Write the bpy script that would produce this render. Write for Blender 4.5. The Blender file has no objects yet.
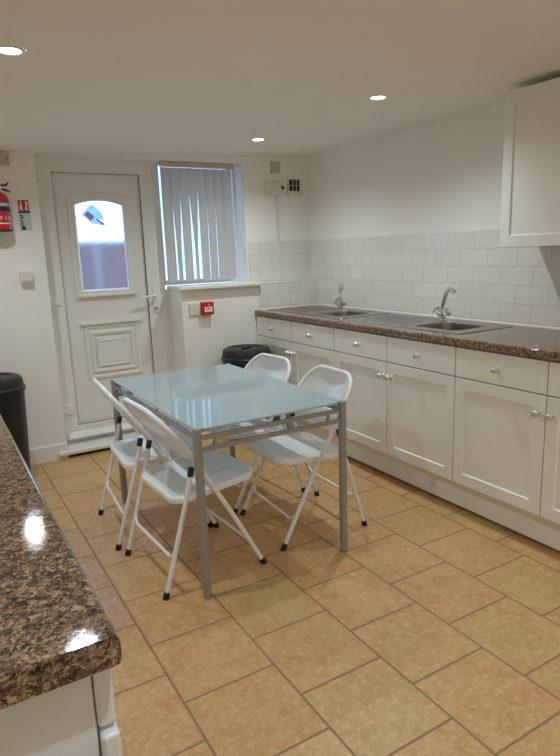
import bpy, bmesh, math, random
from mathutils import Vector, Matrix
random.seed(7)
S = bpy.context.scene
C = S.collection
PI = math.pi

# ------------------------------------------------------------------ materials
def new_mat(name):
    m = bpy.data.materials.new(name); m.use_nodes = True
    nt = m.node_tree
    return m, nt, nt.nodes, nt.links, nt.nodes['Principled BSDF']

def srgb(r, g, b):
    f = lambda c: (c/255/12.92 if c/255 <= .04045 else ((c/255+.055)/1.055)**2.4)
    return (f(r), f(g), f(b), 1)

def simple(name, col, rough=.5, metal=0, coat=0, bump=0, bscale=60, vary=0, vscale=6, spec=.5, trans=0):
    m, nt, N, L, p = new_mat(name)
    p.inputs['Roughness'].default_value = rough
    p.inputs['Metallic'].default_value = metal
    p.inputs['Coat Weight'].default_value = coat
    p.inputs['Specular IOR Level'].default_value = spec
    tc = N.new('ShaderNodeTexCoord')
    n = N.new('ShaderNodeTexNoise'); n.inputs['Scale'].default_value = vscale; n.inputs['Detail'].default_value = 3
    L.new(tc.outputs['Object'], n.inputs['Vector'])
    r = N.new('ShaderNodeValToRGB')
    k = vary
    r.color_ramp.elements[0].position = .3; r.color_ramp.elements[1].position = .7
    r.color_ramp.elements[0].color = (col[0]*(1-k), col[1]*(1-k), col[2]*(1-k), 1)
    r.color_ramp.elements[1].color = (min(1, col[0]*(1+k)), min(1, col[1]*(1+k)), min(1, col[2]*(1+k)), 1)
    L.new(n.outputs['Fac'], r.inputs['Fac']); L.new(r.outputs['Color'], p.inputs['Base Color'])
    if bump:
        n2 = N.new('ShaderNodeTexNoise'); n2.inputs['Scale'].default_value = bscale; n2.inputs['Detail'].default_value = 4
        L.new(tc.outputs['Object'], n2.inputs['Vector'])
        b = N.new('ShaderNodeBump'); b.inputs['Strength'].default_value = bump; b.inputs['Distance'].default_value = .002
        L.new(n2.outputs['Fac'], b.inputs['Height']); L.new(b.outputs['Normal'], p.inputs['Normal'])
    return m

M = {}
M['wall'] = simple('wall_paint', srgb(243, 240, 234), .75, bump=.12, bscale=90, vary=.012, vscale=2)
M['ceil'] = simple('ceiling_paint', srgb(243, 239, 232), .85, bump=.05, bscale=120, vary=.008)
M['upvc'] = simple('white_upvc', srgb(236, 234, 230), .32, vary=.01)
M['gloss'] = simple('white_gloss_paint', srgb(236, 233, 228), .3, vary=.01)
M['cab'] = simple('cream_cabinet', srgb(235, 233, 226), .42, vary=.01)
M['chair'] = simple('chair_enamel', srgb(240, 240, 242), .22, coat=.25, vary=.008)
M['appl'] = simple('appliance_white', srgb(228, 232, 234), .28, vary=.006)
M['black'] = simple('black_rubber', (.012, .012, .013, 1), .5, vary=.1)
M['bin'] = simple('bin_plastic', (.011, .011, .012, 1), .42, bump=.15, bscale=300, vary=.1)
M['chrome'] = simple('chrome', (.82, .82, .83, 1), .08, 1)
M['knob'] = simple('satin_nickel', (.74, .73, .70, 1), .28, 1)
M['steel'] = simple('brushed_steel', (.40, .375, .345, 1), .3, 1, vary=.05, vscale=40)
M['tablemetal'] = simple('grey_metal', srgb(158, 158, 158), .35, .35, vary=.02)
M['red'] = simple('red_enamel', srgb(196, 18, 30), .3, coat=.3)
M['redp'] = simple('red_plastic', srgb(200, 22, 36), .4)
M['white'] = simple('white_print', srgb(232, 232, 230), .5)
M['plast'] = simple('white_plastic', srgb(226, 222, 212), .42)
M['beige'] = simple('beige_plastic', srgb(196, 188, 165), .5)
M['paleb'] = simple('pale_blue_print', srgb(176, 196, 220), .5)
M['navy'] = simple('navy_print', srgb(40, 62, 98), .5)
M['green'] = simple('green_print', srgb(18, 92, 52), .5)
M['palegreen'] = simple('pale_panel', srgb(196, 212, 205), .5)
M['brass'] = simple('brass', (.55, .42, .2, 1), .35, .9)
M['dark'] = simple('dark_recess', (.02, .018, .016, 1), .7)
M['caulk'] = simple('white_sealant', srgb(228, 224, 216), .45)
M['stkb'] = simple('sticker_blue', srgb(120, 150, 180), .5)
M['stkr'] = simple('sticker_red', srgb(190, 70, 90), .5)
def thin_print(name, col):
    m, nt, N, L, p = new_mat(name)
    p.inputs['Base Color'].default_value = col; p.inputs['Roughness'].default_value = .6
    t = N.new('ShaderNodeBsdfTranslucent'); t.inputs[0].default_value = col
    x = N.new('ShaderNodeMixShader'); x.inputs[0].default_value = .92
    L.new(p.outputs[0], x.inputs[1]); L.new(t.outputs[0], x.inputs[2]); L.new(x.outputs[0], nt.nodes['Material Output'].inputs[0])
    return m
M['stkb'] = thin_print('sticker_blue', srgb(205, 222, 236)); M['stkr'] = thin_print('sticker_red', srgb(236, 178, 188)); M['stkd'] = thin_print('sticker_dark', srgb(120, 150, 178))
M['postgrey'] = simple('weathered_post', srgb(150, 146, 150), .7)
M['ground'] = simple('paving', srgb(120, 116, 112), .8, vary=.15)

def emis(name, col, s):
    m, nt, N, L, p = new_mat(name)
    p.inputs['Base Color'].default_value = (1, 1, 1, 1)
    p.inputs['Emission Color'].default_value = col; p.inputs['Emission Strength'].default_value = s
    return m
M['lamp'] = emis('lit_lamp', (1, .96, .90, 1), 14)

# floor tiles: terracotta stone look, tint per tile, grout by position
T, XA, YA = .3195, .5119, .2445
def floor_mat():
    m, nt, N, L, p = new_mat('terracotta_floor_tiles')
    tc = N.new('ShaderNodeTexCoord'); sp = N.new('ShaderNodeSeparateXYZ'); L.new(tc.outputs['Object'], sp.inputs[0])
    def math_(op, a, b=None, c=None):
        n = N.new('ShaderNodeMath'); n.operation = op
        for i, v in enumerate((a, b, c)):
            if v is None: continue
            if isinstance(v, (int, float)): n.inputs[i].default_value = v
            else: L.new(v, n.inputs[i])
        return n.outputs[0]
    rx = math_('DIVIDE', math_('SUBTRACT', sp.outputs['X'], XA), T)
    row = math_('FLOOR', rx)
    par = math_('FLOORED_MODULO', row, 2.0)
    yo = math_('SUBTRACT', sp.outputs['Y'], YA)
    yo = math_('ADD', yo, math_('MULTIPLY', par, YA-.0783))
    ry = math_('DIVIDE', yo, T)
    fx = math_('FRACT', rx); fy = math_('FRACT', ry)
    ex = math_('MINIMUM', fx, math_('SUBTRACT', 1.0, fx)); ey = math_('MINIMUM', fy, math_('SUBTRACT', 1.0, fy))
    e = math_('MINIMUM', ex, ey)
    n0 = N.new('ShaderNodeTexNoise'); n0.inputs['Scale'].default_value = 60; L.new(tc.outputs['Object'], n0.inputs['Vector'])
    e = math_('ADD', e, math_('MULTIPLY', math_('SUBTRACT', n0.outputs['Fac'], .5), .006))
    mr = N.new('ShaderNodeMapRange'); mr.inputs['From Min'].default_value = .008; mr.inputs['From Max'].default_value = .018
    L.new(e, mr.inputs['Value'])
    att = N.new('ShaderNodeAttribute'); att.attribute_name = 'tint'
    sc = N.new('ShaderNodeSeparateColor'); L.new(att.outputs['Color'], sc.inputs[0])
    def mix(f, a, b, t='MIX'):
        n = N.new('ShaderNodeMix'); n.data_type = 'RGBA'; n.blend_type = t
        if isinstance(f, (int, float)): n.inputs['Factor'].default_value = f
        else: L.new(f, n.inputs['Factor'])
        for k, v in (('A', a), ('B', b)):
            i = n.inputs[6 if k == 'A' else 7]
            if isinstance(v, tuple): i.default_value = v
            else: L.new(v, i)
        return n.outputs[2]
    nm = N.new('ShaderNodeTexNoise'); nm.noise_dimensions = '4D'; nm.inputs['Scale'].default_value = 5.5; nm.inputs['Detail'].default_value = 4
    L.new(tc.outputs['Object'], nm.inputs['Vector']); L.new(math_('MULTIPLY', sc.outputs[2], 91.0), nm.inputs['W'])
    tf = N.new('ShaderNodeMath'); tf.operation = 'MULTIPLY_ADD'; tf.use_clamp = True; tf.inputs[1].default_value = 2.6
    L.new(math_('SUBTRACT', nm.outputs['Fac'], .5), tf.inputs[0]); L.new(sc.outputs[0], tf.inputs[2])
    base = mix(tf.outputs[0], srgb(211, 165, 116), srgb(204, 172, 115))
    base = mix(sc.outputs[1], base, srgb(196, 154, 134))
    n1 = N.new('ShaderNodeTexNoise'); n1.inputs['Scale'].default_value = 13; n1.inputs['Detail'].default_value = 5; n1.inputs['Roughness'].default_value = .62
    n1.noise_dimensions = '4D'
    L.new(tc.outputs['Object'], n1.inputs['Vector']); L.new(math_('MULTIPLY', sc.outputs[2], 37.0), n1.inputs['W'])
    r1 = N.new('ShaderNodeValToRGB'); r1.color_ramp.elements[0].position = .36; r1.color_ramp.elements[1].position = .66
    L.new(n1.outputs['Fac'], r1.inputs['Fac'])
    base2 = mix(r1.outputs['Color'], mix(.75, base, (.80, .69, .56, 1), 'MULTIPLY'), base)
    n2 = N.new('ShaderNodeTexNoise'); n2.inputs['Scale'].default_value = 42; n2.inputs['Detail'].default_value = 6; n2.inputs['Roughness'].default_value = .7
    L.new(tc.outputs['Object'], n2.inputs['Vector'])
    r2 = N.new('ShaderNodeValToRGB'); r2.color_ramp.elements[0].position = .5; r2.color_ramp.elements[1].position = .72
    L.new(n2.outputs['Fac'], r2.inputs['Fac'])
    base3 = mix(math_('MULTIPLY', r2.outputs['Color'], .72), base2, srgb(230, 203, 156))
    n3 = N.new('ShaderNodeTexNoise'); n3.inputs['Scale'].default_value = 120; n3.inputs['Detail'].default_value = 3
    L.new(tc.outputs['Object'], n3.inputs['Vector'])
    r3 = N.new('ShaderNodeValToRGB'); r3.color_ramp.elements[0].position = .33; r3.color_ramp.elements[1].position = .46
    L.new(n3.outputs['Fac'], r3.inputs['Fac'])
    base4 = mix(r3.outputs['Color'], mix(.5, base3, (.72, .6, .5, 1), 'MULTIPLY'), base3)
    col = mix(mr.outputs['Result'], srgb(150, 121, 88), base4)
    L.new(col, p.inputs['Base Color'])
    p.inputs['Roughness'].default_value = .38
    rr = N.new('ShaderNodeMapRange'); rr.inputs['To Min'].default_value = .8; rr.inputs['To Max'].default_value = .4
    L.new(mr.outputs['Result'], rr.inputs['Value']); L.new(rr.outputs['Result'], p.inputs['Roughness'])
    h = math_('ADD', math_('MULTIPLY', mr.outputs['Result'], 1.0), math_('MULTIPLY', n2.outputs['Fac'], .35))
    b = N.new('ShaderNodeBump'); b.inputs['Strength'].default_value = .5; b.inputs['Distance'].default_value = .002
    L.new(h, b.inputs['Height']); L.new(b.outputs['Normal'], p.inputs['Normal'])
    return m
M['floor'] = floor_mat()

def tile_mat(name, horiz, phase):
    m, nt, N, L, p = new_mat(name)
    tc = N.new('ShaderNodeTexCoord'); sp = N.new('ShaderNodeSeparateXYZ'); L.new(tc.outputs['Object'], sp.inputs[0])
    cx = N.new('ShaderNodeCombineXYZ')
    a = N.new('ShaderNodeMath'); a.operation = 'SUBTRACT'; a.inputs[1].default_value = phase; L.new(sp.outputs[horiz], a.inputs[0])
    b = N.new('ShaderNodeMath'); b.operation = 'SUBTRACT'; b.inputs[1].default_value = .922; L.new(sp.outputs['Z'], b.inputs[0])
    L.new(a.outputs[0], cx.inputs[0]); L.new(b.outputs[0], cx.inputs[1])
    bt = N.new('ShaderNodeTexBrick'); L.new(cx.outputs[0], bt.inputs['Vector'])
    bt.inputs['Scale'].default_value = 1; bt.inputs['Brick Width'].default_value = .2; bt.inputs['Row Height'].default_value = .1
    bt.inputs['Mortar Size'].default_value = .0022; bt.inputs['Mortar Smooth'].default_value = .6
    bt.inputs['Color1'].default_value = srgb(226, 222, 215); bt.inputs['Color2'].default_value = srgb(231, 227, 220)
    bt.inputs['Mortar'].default_value = srgb(202, 196, 186)
    L.new(bt.outputs['Color'], p.inputs['Base Color'])
    p.inputs['Roughness'].default_value = .16
    inv = N.new('ShaderNodeMath'); inv.operation = 'SUBTRACT'; inv.inputs[0].default_value = 1; L.new(bt.outputs['Fac'], inv.inputs[1])
    nz = N.new('ShaderNodeTexNoise'); nz.inputs['Scale'].default_value = 5; L.new(tc.outputs['Object'], nz.inputs['Vector'])
    ad = N.new('ShaderNodeMath'); ad.operation = 'MULTIPLY_ADD'; ad.inputs[1].default_value = .5
    L.new(nz.outputs['Fac'], ad.inputs[0]); L.new(inv.outputs[0], ad.inputs[2])
    bp = N.new('ShaderNodeBump'); bp.inputs['Strength'].default_value = .5; bp.inputs['Distance'].default_value = .0015
    L.new(ad.outputs[0], bp.inputs['Height']); L.new(bp.outputs['Normal'], p.inputs['Normal'])
    return m
M['tileR'] = tile_mat('white_metro_tiles_side', 'Y', .126)
M['tileB'] = tile_mat('white_metro_tiles_end', 'X', .18)

def granite(name):
    m, nt, N, L, p = new_mat(name)
    tc = N.new('ShaderNodeTexCoord')
    nd = N.new('ShaderNodeTexNoise'); nd.inputs['Scale'].default_value = 90; nd.inputs['Detail'].default_value = 5
    L.new(tc.outputs['Object'], nd.inputs['Vector'])
    va = N.new('ShaderNodeVectorMath'); va.operation = 'MULTIPLY_ADD'; va.inputs[1].default_value = (.026, .026, .026)
    L.new(nd.outputs['Color'], va.inputs[0]); L.new(tc.outputs['Object'], va.inputs[2])
    def ramp(src, stops):
        r = N.new('ShaderNodeValToRGB'); e = r.color_ramp.elements
        e[0].position, e[0].color = stops[0]; e[1].position, e[1].color = stops[-1]
        for pos, c in stops[1:-1]:
            x = e.new(pos); x.color = c
        L.new(src, r.inputs['Fac']); return r.outputs['Color']
    n1 = N.new('ShaderNodeTexNoise'); n1.inputs['Scale'].default_value = 70; n1.inputs['Detail'].default_value = 8; n1.inputs['Roughness'].default_value = .75
    L.new(tc.outputs['Object'], n1.inputs['Vector'])
    base = ramp(n1.outputs['Fac'], [(.34, srgb(40, 30, 24)), (.45, srgb(84, 64, 50)), (.54, srgb(128, 102, 82)), (.66, srgb(184, 156, 126))])
    def vor(scale):
        v = N.new('ShaderNodeTexVoronoi'); v.inputs['Scale'].default_value = scale
        L.new(va.outputs[0], v.inputs['Vector'])
        sc = N.new('ShaderNodeSeparateColor'); L.new(v.outputs['Color'], sc.inputs[0]); return sc
    def mix(f, a, b):
        x = N.new('ShaderNodeMix'); x.data_type = 'RGBA'
        L.new(f, x.inputs['Factor'])
        for v, k in ((a, 6), (b, 7)):
            if isinstance(v, tuple): x.inputs[k].default_value = v
            else: L.new(v, x.inputs[k])
        return x.outputs[2]
    v1, v2 = vor(185), vor(270)
    f1 = ramp(v1.outputs[0], [(.60, (0, 0, 0, 1)), (.85, (.75, .75, .75, 1))])
    f2 = ramp(v2.outputs[1], [(.62, (0, 0, 0, 1)), (.85, (.8, .8, .8, 1))])
    f3 = ramp(v1.outputs[2], [(.70, (0, 0, 0, 1)), (.9, (.5, .5, .5, 1))])
    c = mix(f1, base, srgb(196, 170, 138)); c = mix(f2, c, srgb(30, 23, 20)); c = mix(f3, c, srgb(136, 100, 82))
    L.new(c, p.inputs['Base Color'])
    p.inputs['Roughness'].default_value = .045; p.inputs['Specular IOR Level'].default_value = .4
    b = N.new('ShaderNodeBump'); b.inputs['Strength'].default_value = .09; b.inputs['Distance'].default_value = .001
    L.new(n1.outputs['Fac'], b.inputs['Height']); L.new(b.outputs['Normal'], p.inputs['Normal'])
    return m
M['granite'] = granite('brown_granite_laminate')

def table_glass():
    m, nt, N, L, p = new_mat('frosted_aqua_glass')
    p.inputs['Base Color'].default_value = (.63, .79, .84, 1)
    p.inputs['Roughness'].default_value = .04
    p.inputs['Specular IOR Level'].default_value = .6
    tr = N.new('ShaderNodeBsdfTranslucent'); tr.inputs['Color'].default_value = (.84, .92, .93, 1)
    mx = N.new('ShaderNodeMixShader'); mx.inputs[0].default_value = .5
    L.new(p.outputs[0], mx.inputs[1]); L.new(tr.outputs[0], mx.inputs[2])
    # glossy clear upper face over the frosted body
    gl = N.new('ShaderNodeBsdfGlossy'); gl.inputs['Roughness'].default_value = .06
    fr = N.new('ShaderNodeFresnel'); fr.inputs['IOR'].default_value = 1.5
    mx2 = N.new('ShaderNodeMixShader'); L.new(fr.outputs[0], mx2.inputs[0]); L.new(mx.outputs[0], mx2.inputs[1]); L.new(gl.outputs[0], mx2.inputs[2])
    p.inputs['Specular IOR Level'].default_value = 0
    L.new(mx2.outputs[0], nt.nodes['Material Output'].inputs[0])
    return m
M['tglass'] = table_glass()

def pane_clear():
    m, nt, N, L, p = new_mat('clear_window_glass')
    t = N.new('ShaderNodeBsdfTransparent'); t.inputs[0].default_value = (.93, .96, .97, 1)
    g = N.new('ShaderNodeBsdfGlossy'); g.inputs['Roughness'].default_value = .02
    f = N.new('ShaderNodeFresnel'); f.inputs['IOR'].default_value = 1.45
    x = N.new('ShaderNodeMixShader'); L.new(f.outputs[0], x.inputs[0]); L.new(t.outputs[0], x.inputs[1]); L.new(g.outputs[0], x.inputs[2])
    L.new(x.outputs[0], nt.nodes['Material Output'].inputs[0])
    return m
M['pane'] = pane_clear()

def pane_obscure(name='obscure_textured_glass', tint=(.93, .95, .98, 1)):
    m, nt, N, L, p = new_mat(name)
    r = N.new('ShaderNodeBsdfRefraction'); r.inputs['Roughness'].default_value = .28; r.inputs['IOR'].default_value = 1.12
    r.inputs['Color'].default_value = tint
    tc = N.new('ShaderNodeTexCoord'); n = N.new('ShaderNodeTexNoise'); n.inputs['Scale'].default_value = 110; n.inputs['Detail'].default_value = 4
    L.new(tc.outputs['Object'], n.inputs['Vector'])
    b = N.new('ShaderNodeBump'); b.inputs['Strength'].default_value = .25; b.inputs['Distance'].default_value = .002
    L.new(n.outputs['Fac'], b.inputs['Height']); L.new(b.outputs['Normal'], r.inputs['Normal'])
    g = N.new('ShaderNodeBsdfGlossy'); g.inputs['Roughness'].default_value = .12
    x = N.new('ShaderNodeMixShader'); x.inputs[0].default_value = .05
    L.new(r.outputs[0], x.inputs[1]); L.new(g.outputs[0], x.inputs[2])
    L.new(x.outputs[0], nt.nodes['Material Output'].inputs[0])
    return m
M['obscure'] = pane_obscure()
M['dimmed_pane'] = pane_obscure('dimmed_obscure_glass', (.62, .62, .66, 1))  # glass colour darkened to dim the daylight glow around the blind

def blind_mat():
    m, nt, N, L, p = new_mat('blind_fabric')
    p.inputs['Base Color'].default_value = srgb(226, 219, 209); p.inputs['Roughness'].default_value = .8
    t = N.new('ShaderNodeBsdfTranslucent'); t.inputs[0].default_value = srgb(205, 205, 205)
    x = N.new('ShaderNodeMixShader'); x.inputs[0].default_value = .014
    L.new(p.outputs[0], x.inputs[1]); L.new(t.outputs[0], x.inputs[2])
    L.new(x.outputs[0], nt.nodes['Material Output'].inputs[0])
    return m
M['blind'] = blind_mat()

def brick_wall():
    m, nt, N, L, p = new_mat('outdoor_brick')
    tc = N.new('ShaderNodeTexCoord'); sp = N.new('ShaderNodeSeparateXYZ'); L.new(tc.outputs['Object'], sp.inputs[0])
    cx = N.new('ShaderNodeCombineXYZ'); L.new(sp.outputs['X'], cx.inputs[0]); L.new(sp.outputs['Z'], cx.inputs[1])
    bt = N.new('ShaderNodeTexBrick'); L.new(cx.outputs[0], bt.inputs['Vector'])
    bt.inputs['Scale'].default_value = 1; bt.inputs['Brick Width'].default_value = .22; bt.inputs['Row Height'].default_value = .075
    bt.inputs['Mortar Size'].default_value = .008
    bt.inputs['Color1'].default_value = srgb(116, 80, 78); bt.inputs['Color2'].default_value = srgb(98, 80, 92); bt.inputs['Mortar'].default_value = srgb(124, 116, 118)
    L.new(bt.outputs['Color'], p.inputs['Base Color']); p.inputs['Roughness'].default_value = .85
    return m
M['brick'] = brick_wall()

# ------------------------------------------------------------------ mesh builder
class MB:
    def __init__(s): s.bm = bmesh.new()
    def _new(s, fn):
        b = bmesh.new(); fn(b)
        me = bpy.data.meshes.new('t'); b.to_mesh(me); b.free(); s.bm.from_mesh(me); bpy.data.meshes.remove(me)
        return s
    def box(s, x0, y0, z0, x1, y1, z1, bev=0, seg=2, mat=None):
        def f(b):
            bmesh.ops.create_cube(b, size=1)
            for v in b.verts:
                v.co = Vector((x0+(v.co.x+.5)*(x1-x0), y0+(v.co.y+.5)*(y1-y0), z0+(v.co.z+.5)*(z1-z0)))
            if bev: bmesh.ops.bevel(b, geom=b.edges[:], offset=bev, segments=seg, affect='EDGES', profile=.5)
            if mat is not None: bmesh.ops.transform(b, matrix=mat, verts=b.verts)
        return s._new(f)
    def tube(s, pts, r, n=12, closed=False, caps=True):
        pts = [Vector(p) for p in pts]
        def f(b):
            k = len(pts); rings = []
            t0 = (pts[1]-pts[0]).normalized()
            up = Vector((0, 0, 1)) if abs(t0.z) < .9 else Vector((1, 0, 0))
            u = t0.cross(up).normalized()
            for i in range(k):
                if i == 0: t = (pts[1]-pts[0]).normalized()
                elif i == k-1: t = (pts[-1]-pts[-2]).normalized()
                else: t = ((pts[i+1]-pts[i]).normalized()+(pts[i]-pts[i-1]).normalized()).normalized()
                u = (u-t*u.dot(t)).normalized(); w = t.cross(u)
                rr = r[i] if isinstance(r, (list, tuple)) else r
                rings.append([b.verts.new(pts[i]+(u*math.cos(a)+w*math.sin(a))*rr) for a in [2*PI*j/n for j in range(n)]])
            for i in range(k-1):
                for j in range(n):
                    b.faces.new((rings[i][j], rings[i][(j+1) % n], rings[i+1][(j+1) % n], rings[i+1][j]))
            if caps:
                b.faces.new(rings[0][::-1]); b.faces.new(rings[-1])
        return s._new(f)
    def lathe(s, prof, n=32, mat=None, caps=True):
        def f(b):
            rings = []
            for r, z in prof:
                rings.append([b.verts.new((max(r, 1e-4)*math.cos(2*PI*j/n), max(r, 1e-4)*math.sin(2*PI*j/n), z)) for j in range(n)])
            for i in range(len(prof)-1):
                for j in range(n):
                    b.faces.new((rings[i][j], rings[i][(j+1) % n], rings[i+1][(j+1) % n], rings[i+1][j]))
            if caps:
                b.faces.new(rings[0][::-1]); b.faces.new(rings[-1])
            if mat is not None: bmesh.ops.transform(b, matrix=mat, verts=b.verts)
        return s._new(f)
    def prism(s, poly, d0, d1, plane='xz', bev=0):
        # polygon in plane, extruded along the remaining axis from d0 to d1
        def P(a, c, d):
            return (a, d, c) if plane == 'xz' else ((d, a, c) if plane == 'yz' else (a, c, d))
        def f(b):
            A = [b.verts.new(P(a, c, d0)) for a, c in poly]; B = [b.verts.new(P(a, c, d1)) for a, c in poly]
            n = len(poly)
            b.faces.new(A); b.faces.new(B[::-1])
            for i in range(n): b.faces.new((A[i], B[i], B[(i+1) % n], A[(i+1) % n]))
            bmesh.ops.recalc_face_normals(b, faces=b.faces)
            if bev: bmesh.ops.bevel(b, geom=b.edges[:], offset=bev, segments=2, affect='EDGES', profile=.5)
        return s._new(f)
    def loft(s, rings, close_first=True, close_last=True):
        def f(b):
            R = [[b.verts.new(p) for p in r] for r in rings]; n = len(rings[0])
            for i in range(len(R)-1):
                for j in range(n): b.faces.new((R[i][j], R[i][(j+1) % n], R[i+1][(j+1) % n], R[i+1][j]))
            if close_first: b.faces.new(R[0][::-1])
            if close_last: b.faces.new(R[-1])
            bmesh.ops.recalc_face_normals(b, faces=b.faces)
        return s._new(f)
    def build(s, name, mat, parent=None, loc=None, sharp=35):
        bmesh.ops.recalc_face_normals(s.bm, faces=s.bm.faces)
        me = bpy.data.meshes.new(name); s.bm.to_mesh(me); s.bm.free()
        me.materials.append(M[mat] if isinstance(mat, str) else mat)
        me.polygons.foreach_set('use_smooth', [True]*len(me.polygons))
        me.set_sharp_from_angle(angle=math.radians(sharp))
        o = bpy.data.objects.new(name, me); C.objects.link(o)
        wn = o.modifiers.new('weighted_normals', 'WEIGHTED_NORMAL'); wn.keep_sharp = True; wn.weight = 60
        if parent is not None: o.parent = parent
        if loc is not None: o.location = loc
        return o

def thing(name, label, cat, loc=(0, 0, 0), rz=0, group=None):
    o = bpy.data.objects.new(name, None); C.objects.link(o)
    o.location = loc; o.rotation_euler = (0, 0, rz); o.empty_display_size = .1
    o['label'] = label; o['category'] = cat
    if group: o['group'] = group
    return o
def tag(o, label, cat, group=None):
    o['label'] = label; o['category'] = cat
    if group: o['group'] = group
    return o
def struct(o, label=None, cat='structure'):
    o['kind'] = 'structure'
    if label: o['label'] = label
    if cat: o['category'] = cat
    return o
def dup(src, loc, rz, label):
    r = src.copy(); C.objects.link(r); r.location = loc; r.rotation_euler = (0, 0, rz); r['label'] = label
    def kids(a, b):
        for ch in list(a.children):
            if ch.parent is not a: continue
            c = ch.copy(); C.objects.link(c); c.parent = b; kids(ch, c)
    kids(src, r)
    return r
def letters(txt, size, mat, parent, mtx, name='lettering', depth=.0006):
    cu = bpy.data.curves.new('tmp', 'FONT'); cu.body = txt; cu.size = size; cu.extrude = depth; cu.align_x = 'CENTER'; cu.align_y = 'CENTER'
    t = bpy.data.objects.new('tmp', cu); C.objects.link(t)
    dg = bpy.context.evaluated_depsgraph_get()
    me = bpy.data.meshes.new_from_object(t.evaluated_get(dg))
    bpy.data.objects.remove(t); bpy.data.curves.remove(cu)
    me.transform(mtx); me.name = name; me.materials.clear(); me.materials.append(M[mat])
    o = bpy.data.objects.new(name, me); C.objects.link(o); o.parent = parent
    return o
FACE_Y = Matrix.Rotation(PI/2, 4, 'X')          # text in XY plane -> stands in XZ facing -Y

# ------------------------------------------------------------------ room constants
XL, XR, YF, YB, H = -.46, 2.756, -1.6, 4.13, 2.08
YD = 4.28            # plane of the door and the window
YL = 4.03            # face of the thicker low wall under the sill
YO = 4.42            # outer face of the back wall

# floor, one quad per tile carrying its own tint
def floor():
    yellow = {(1, 5): .85, (1, 3): .75, (4, 3): .95, (3, 3): .8, (2, 3): .6, (-1, 5): .5, (4, 5): .55, (5, 5): .9, (0, 3): .15, (3, 2): .7,
              (1, 4): .3, (2, 4): .35, (2, 2): .2, (0, 4): .1, (0, 5): .1, (-1, 4): 0, (3, 4): .15, (4, 4): .2, (3, 5): .3, (2, 5): .1, (5, 4): .1, (5, 3): .5, (0, 2): .4}
    pink = {(-1, 6): .8, (-1, 7): .9, (-1, 8): .5, (0, 8): .4, (0, 7): .35, (0, 6): .1, (1, 7): .25}
    bm = bmesh.new(); lay = bm.loops.layers.float_color.new('tint')
    rnd = random.Random(3)
    for r in range(-4, 8):
        x0, x1 = max(XL, XA+r*T), min(XR, XA+(r+1)*T)
        if x1 <= x0: continue
        off = YA if r % 2 == 0 else .0783
        for c in range(-8, 15):
            y0, y1 = max(YF, off+c*T), min(YO, off+(c+1)*T)
            if y1 <= y0: continue
            vs = [bm.verts.new(p) for p in ((x0, y0, 0), (x1, y0, 0), (x1, y1, 0), (x0, y1, 0))]
            f = bm.faces.new(vs)
            t = (yellow.get((r, c), rnd.choice((.05, .15, .3, .5))), pink.get((r, c), 0), rnd.random(), 1)
            for l in f.loops: l[lay] = t
    me = bpy.data.meshes.new('floor'); bm.to_mesh(me); bm.free(); me.materials.append(M['floor'])
    o = bpy.data.objects.new('floor', me); C.objects.link(o)
    return struct(o, 'terracotta stone-look square tiles laid in half-offset rows', 'floor')
floor()
def CZ(x): return 2.076-.034*(XR-x)
cb = MB().prism([(XL-.1, CZ(XL-.1)), (XR+.1, CZ(XR+.1)), (XR+.1, 2.25), (XL-.1, 2.25)], YF-.1, YO, 'xz')
struct(cb.build('ceiling', 'ceil'), 'low plain white painted ceiling', 'ceiling')
struct(MB().box(XR, YF-.1, -.1, XR+.12, YO, 2.2).build('wall_right', 'wall'), 'white wall behind the sinks', 'wall')
struct(MB().box(XL-.12, YF-.1, -.1, XL, YO, 2.2).build('wall_left', 'wall'), 'white wall along the near counter', 'wall')
struct(MB().box(XL-.12, YF-.12, -.1, XR+.12, YF, 2.2).build('wall_front', 'wall'), 'white wall behind the viewer', 'wall')
wb = MB()
wb.box(XL, YB, -.1, .70, YO, 2.2)
wb.box(.70, YB, 1.998, 2.165, YO, 2.2)
wb.box(2.165, YB, 1.0, XR, YO, 2.2)
wb.box(1.572, YL, -.1, XR, YO, 1.097)
struct(wb.build('wall_back', 'wall'), 'white wall with the door and the blinded window', 'wall')
# tiles
struct(MB().box(XR-.008, .9, .905, XR, YB, 1.422, .001, 1).build('trim_1', 'tileR'), 'white metro tiles behind the two sinks', 'tiles')
tb = MB().box(2.178, YB-.008, 1.097, XR-.008, YB, 1.422, .001, 1).box(2.205, YL-.008, .905, XR-.008, YL, 1.105, .001, 1)
struct(tb.build('trim_2', 'tileB'), 'white metro tiles with a ledge in the corner beside the sill', 'tiles')
sl = MB().prism([(XR-.0085, .9102), (XR-.017, .9102), (XR-.013, .915), (XR-.0085, .918)], 1.0, YL-.009, 'xz')
sl.prism([(YL-.0085, .9102), (YL-.017, .9102), (YL-.013, .915), (YL-.0085, .918)], 2.21, XR-.008, 'yz')
struct(sl.build('trim_3', 'caulk'), 'white sealant bead along the back of the sink counter', 'sealant')
struct(MB().box(2.206, YL-.009, 1.1055, XR-.008, YB-.008, 1.112, .002).build('trim_9', 'caulk'), 'white capped ledge above the thicker tiled wall', 'ledge')
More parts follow.
